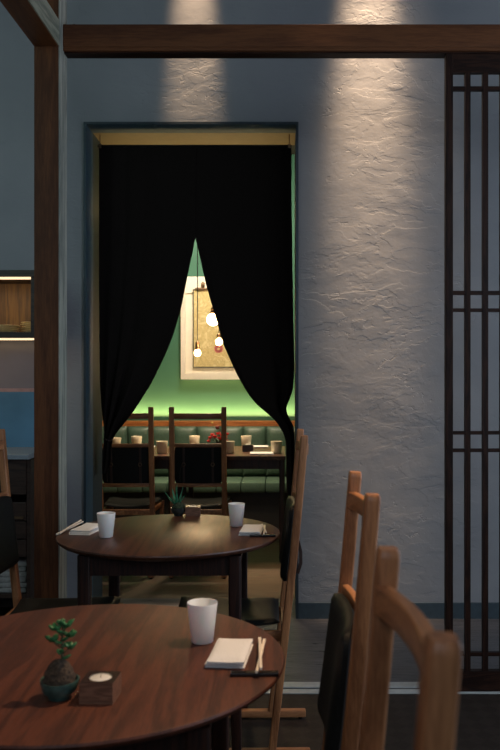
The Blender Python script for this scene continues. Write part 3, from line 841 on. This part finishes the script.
bs = empty('backsplash', (-1.87, 4.53, .93), 0, 'blue glass panel under a grey-mauve panel behind the counter', 'panel')
MB().box(x0, x1, -.008, .0095, -.0003, zat(392, 4.5)-.93).build('blue_glass_panel', M['blue_glass'], bs)
MB().box(x0, x1, -.009, .0095, zat(391.9, 4.5)-.93, zat(388.5, 4.5)-.93).build('pink_edge_strip', M['pink_strip'], bs)
MB().box(x0, x1, -.008, .0095, zat(388.4, 4.5)-.93, zb_-.93-.001).build('mauve_panel', M['cab_mauve'], bs)
ct = tag(MB().box(CX0, CX1, 4.10, 4.5395, .905, .9295, .003).build('countertop', M['counter'], origin=(-1.87, 4.3, .905)), 'pale grey counter slab on the dark sideboard, behind the left chair', 'countertop')
sd = empty('sideboard', (-1.87, 4.32, 0), 0, 'dark wooden sideboard with slatted drawers beyond the left chair', 'sideboard')
MB().box(x0, x1, .17, .199, .05, .9).build('back_panel', M['cab_dark'], sd)
for xx in (x0, -.02, x1-.02): MB().box(xx, xx+.02, -.18, .169, 0, .9).build('side_panel', M['cab_dark'], sd)
MB().box(x0+.021, x1-.021, -.18, .169, .215, .235).build('shelf', M['cab_dark'], sd)
MB().box(x0+.021, x1-.021, -.18, .169, .05, .075).build('bottom_board', M['cab_dark'], sd)
MB().box(x0+.021, x1-.021, -.19, -.172, .73, .9).build('fascia', M['cab_dark'], sd)
for (xa, xb) in ((x0+.022, -.022), (.002, x1-.022)):
    for (za, zb2) in ((.60, .69), (.51, .595), (.42, .505)):
        d = MB().box(xa, xb, -.188, -.172, za, zb2, .003).build('drawer', M['cab_dark'], sd)
        if za == .60:
            MB().box(xb-.25, xb-.01, -.200, -.1885, za+.010, za+.022).build('handle', M['brass'], d)
for k in range(6):
    o = MB().box(-.11, .11, -.12, .12, 0, .026, .008).build('folded_linen', M['linen'], loc=(-1.38+.004*(k % 2), 4.28, .2355+.0263*k), smooth=50)
    tag(o, 'folded white linen on the open lower shelf of the sideboard', 'linen', 'linens stacked on the open shelf of the sideboard')

# ------------------------------------------------------------------ lights
def area(name, loc, target, sx, sy, e, col):
    l = bpy.data.lights.new(name, 'AREA'); l.shape = 'RECTANGLE'; l.size = sx; l.size_y = sy; l.energy = e; l.color = col
    o = bpy.data.objects.new(name, l); COL.objects.link(o); o.location = loc
    o.rotation_euler = (Vector(target)-Vector(loc)).to_track_quat('-Z', 'Y').to_euler(); return o
def spot(name, loc, target, e, col, ang, blend=.5, r=.03):
    l = bpy.data.lights.new(name, 'SPOT'); l.energy = e; l.color = col; l.spot_size = math.radians(ang); l.spot_blend = blend; l.shadow_soft_size = r
    o = bpy.data.objects.new(name, l); COL.objects.link(o); o.location = loc
    o.rotation_euler = (Vector(target)-Vector(loc)).to_track_quat('-Z', 'Y').to_euler(); return o
COOL = (.70, .83, 1.0); WARM = (1, .66, .38)
area('window_light', (2.7, 2.0, 1.8), (-.2, 3.6, 1.2), 3.2, 2.4, 52, COOL)
area('left_green_fill', (-2.3, 2.4, 2.6), (-1.5, 4.5, 2.2), 1.0, 1.6, 6, (.66, 1.0, .92))  # fill added to tint the left plaster green, no window there
area('front_window_light', (-.35, -2.3, 2.7), (-.6, 4.5, 1.5), 1.3, 1.3, 20, (.72, .86, 1.0))
spot('wall_washer', (.47, 4.28, 5.0), (.475, 4.54, 3.1), 1100, (1, .68, .42), 13, 1, .05)
spot('wall_washer', (.47, 4.10, 5.3), (.50, 4.54, 2.3), 900, (1, .70, .46), 13, 1, .08)
spot('wall_washer', (.50, 3.9, 5.3), (.58, 4.54, 1.9), 260, (1, .76, .56), 21, 1, .08)
spot('wall_washer', (-.47, 4.30, 4.7), (-.475, 4.54, 3.1), 620, (1, .68, .42), 12, 1, .04)
spot('table_spot', (1.0, 2.1, 3.4), (-.35, 1.6, .75), 215, WARM, 34, .8, .05)
spot('table_spot', (.4, 3.4, 3.6), (-.35, 3.0, .75), 85, WARM, 30, .8, .05)
spot('chair_spot', (-1.2, .4, 3.4), (.15, 1.3, .9), 30, WARM, 40, .8, .06)
spot('front_table_fill', (-.5, .2, 3.2), (-.3, 1.7, .8), 30, (1, .80, .62), 26, 1, .1)  # fill added from the camera side to brighten cup and napkin
spot('front_table_fill', (-.5, 1.6, 3.4), (-.4, 3.0, .8), 26, (1, .80, .62), 22, 1, .1)  # added fill for the further round table
# alcove
area('ledge_strip', (-.95, 7.44, .95), (-.95, 7.50, 1.5), 4.0, .03, 30, (1, .62, .26))
for px in (-1.15, -.3): spot('alcove_spot', (px, 6.5, 3.2), (px, 6.55, .75), 160, (1, .76, .50), 46, .7, .04)
spot('alcove_floor_fill', (.02, 5.3, 3.2), (-.02, 5.4, 0), 190, (1, .66, .38), 20, .9, .04)  # added to lift the dim alcove floor, no known fixture
area('art_fill', (-.5, 6.4, 2.9), (-.5, 7.5, 1.7), .3, .3, 36, (1, .86, .66))  # area light added to brighten the artwork beyond the pendant bulbs
area('soffit_glow', (-.5, 5.25, 2.35), (-.5, 4.90, 2.68), 1.0, .1, 1.5, (1, .72, .32))
for z, e in ((1.80, 1.8), (1.50, 1.0)): area('shelf_strip', (-1.87, 4.22, z-.01), (-1.87, 4.36, z-.4), 1.2, .02, e, (1, .72, .42))

w = bpy.data.worlds.new('world'); scene.world = w; w.use_nodes = True
w.node_tree.nodes['Background'].inputs[0].default_value = (.35, .5, .75, 1); w.node_tree.nodes['Background'].inputs[1].default_value = .06

# ------------------------------------------------------------------ camera
cam = bpy.data.cameras.new('camera'); co = bpy.data.objects.new('camera', cam); COL.objects.link(co)
co.location = (0, 0, CAMZ); co.rotation_euler = (PI/2, 0, 0)
cam.sensor_width = 36; cam.lens = 836/750*36; cam.shift_x = -31/750; cam.clip_start = .05
scene.camera = co
cam.dof.use_dof = True; cam.dof.focus_distance = 3.4; cam.dof.aperture_fstop = 6.3
scene.view_settings.view_transform = 'Standard'
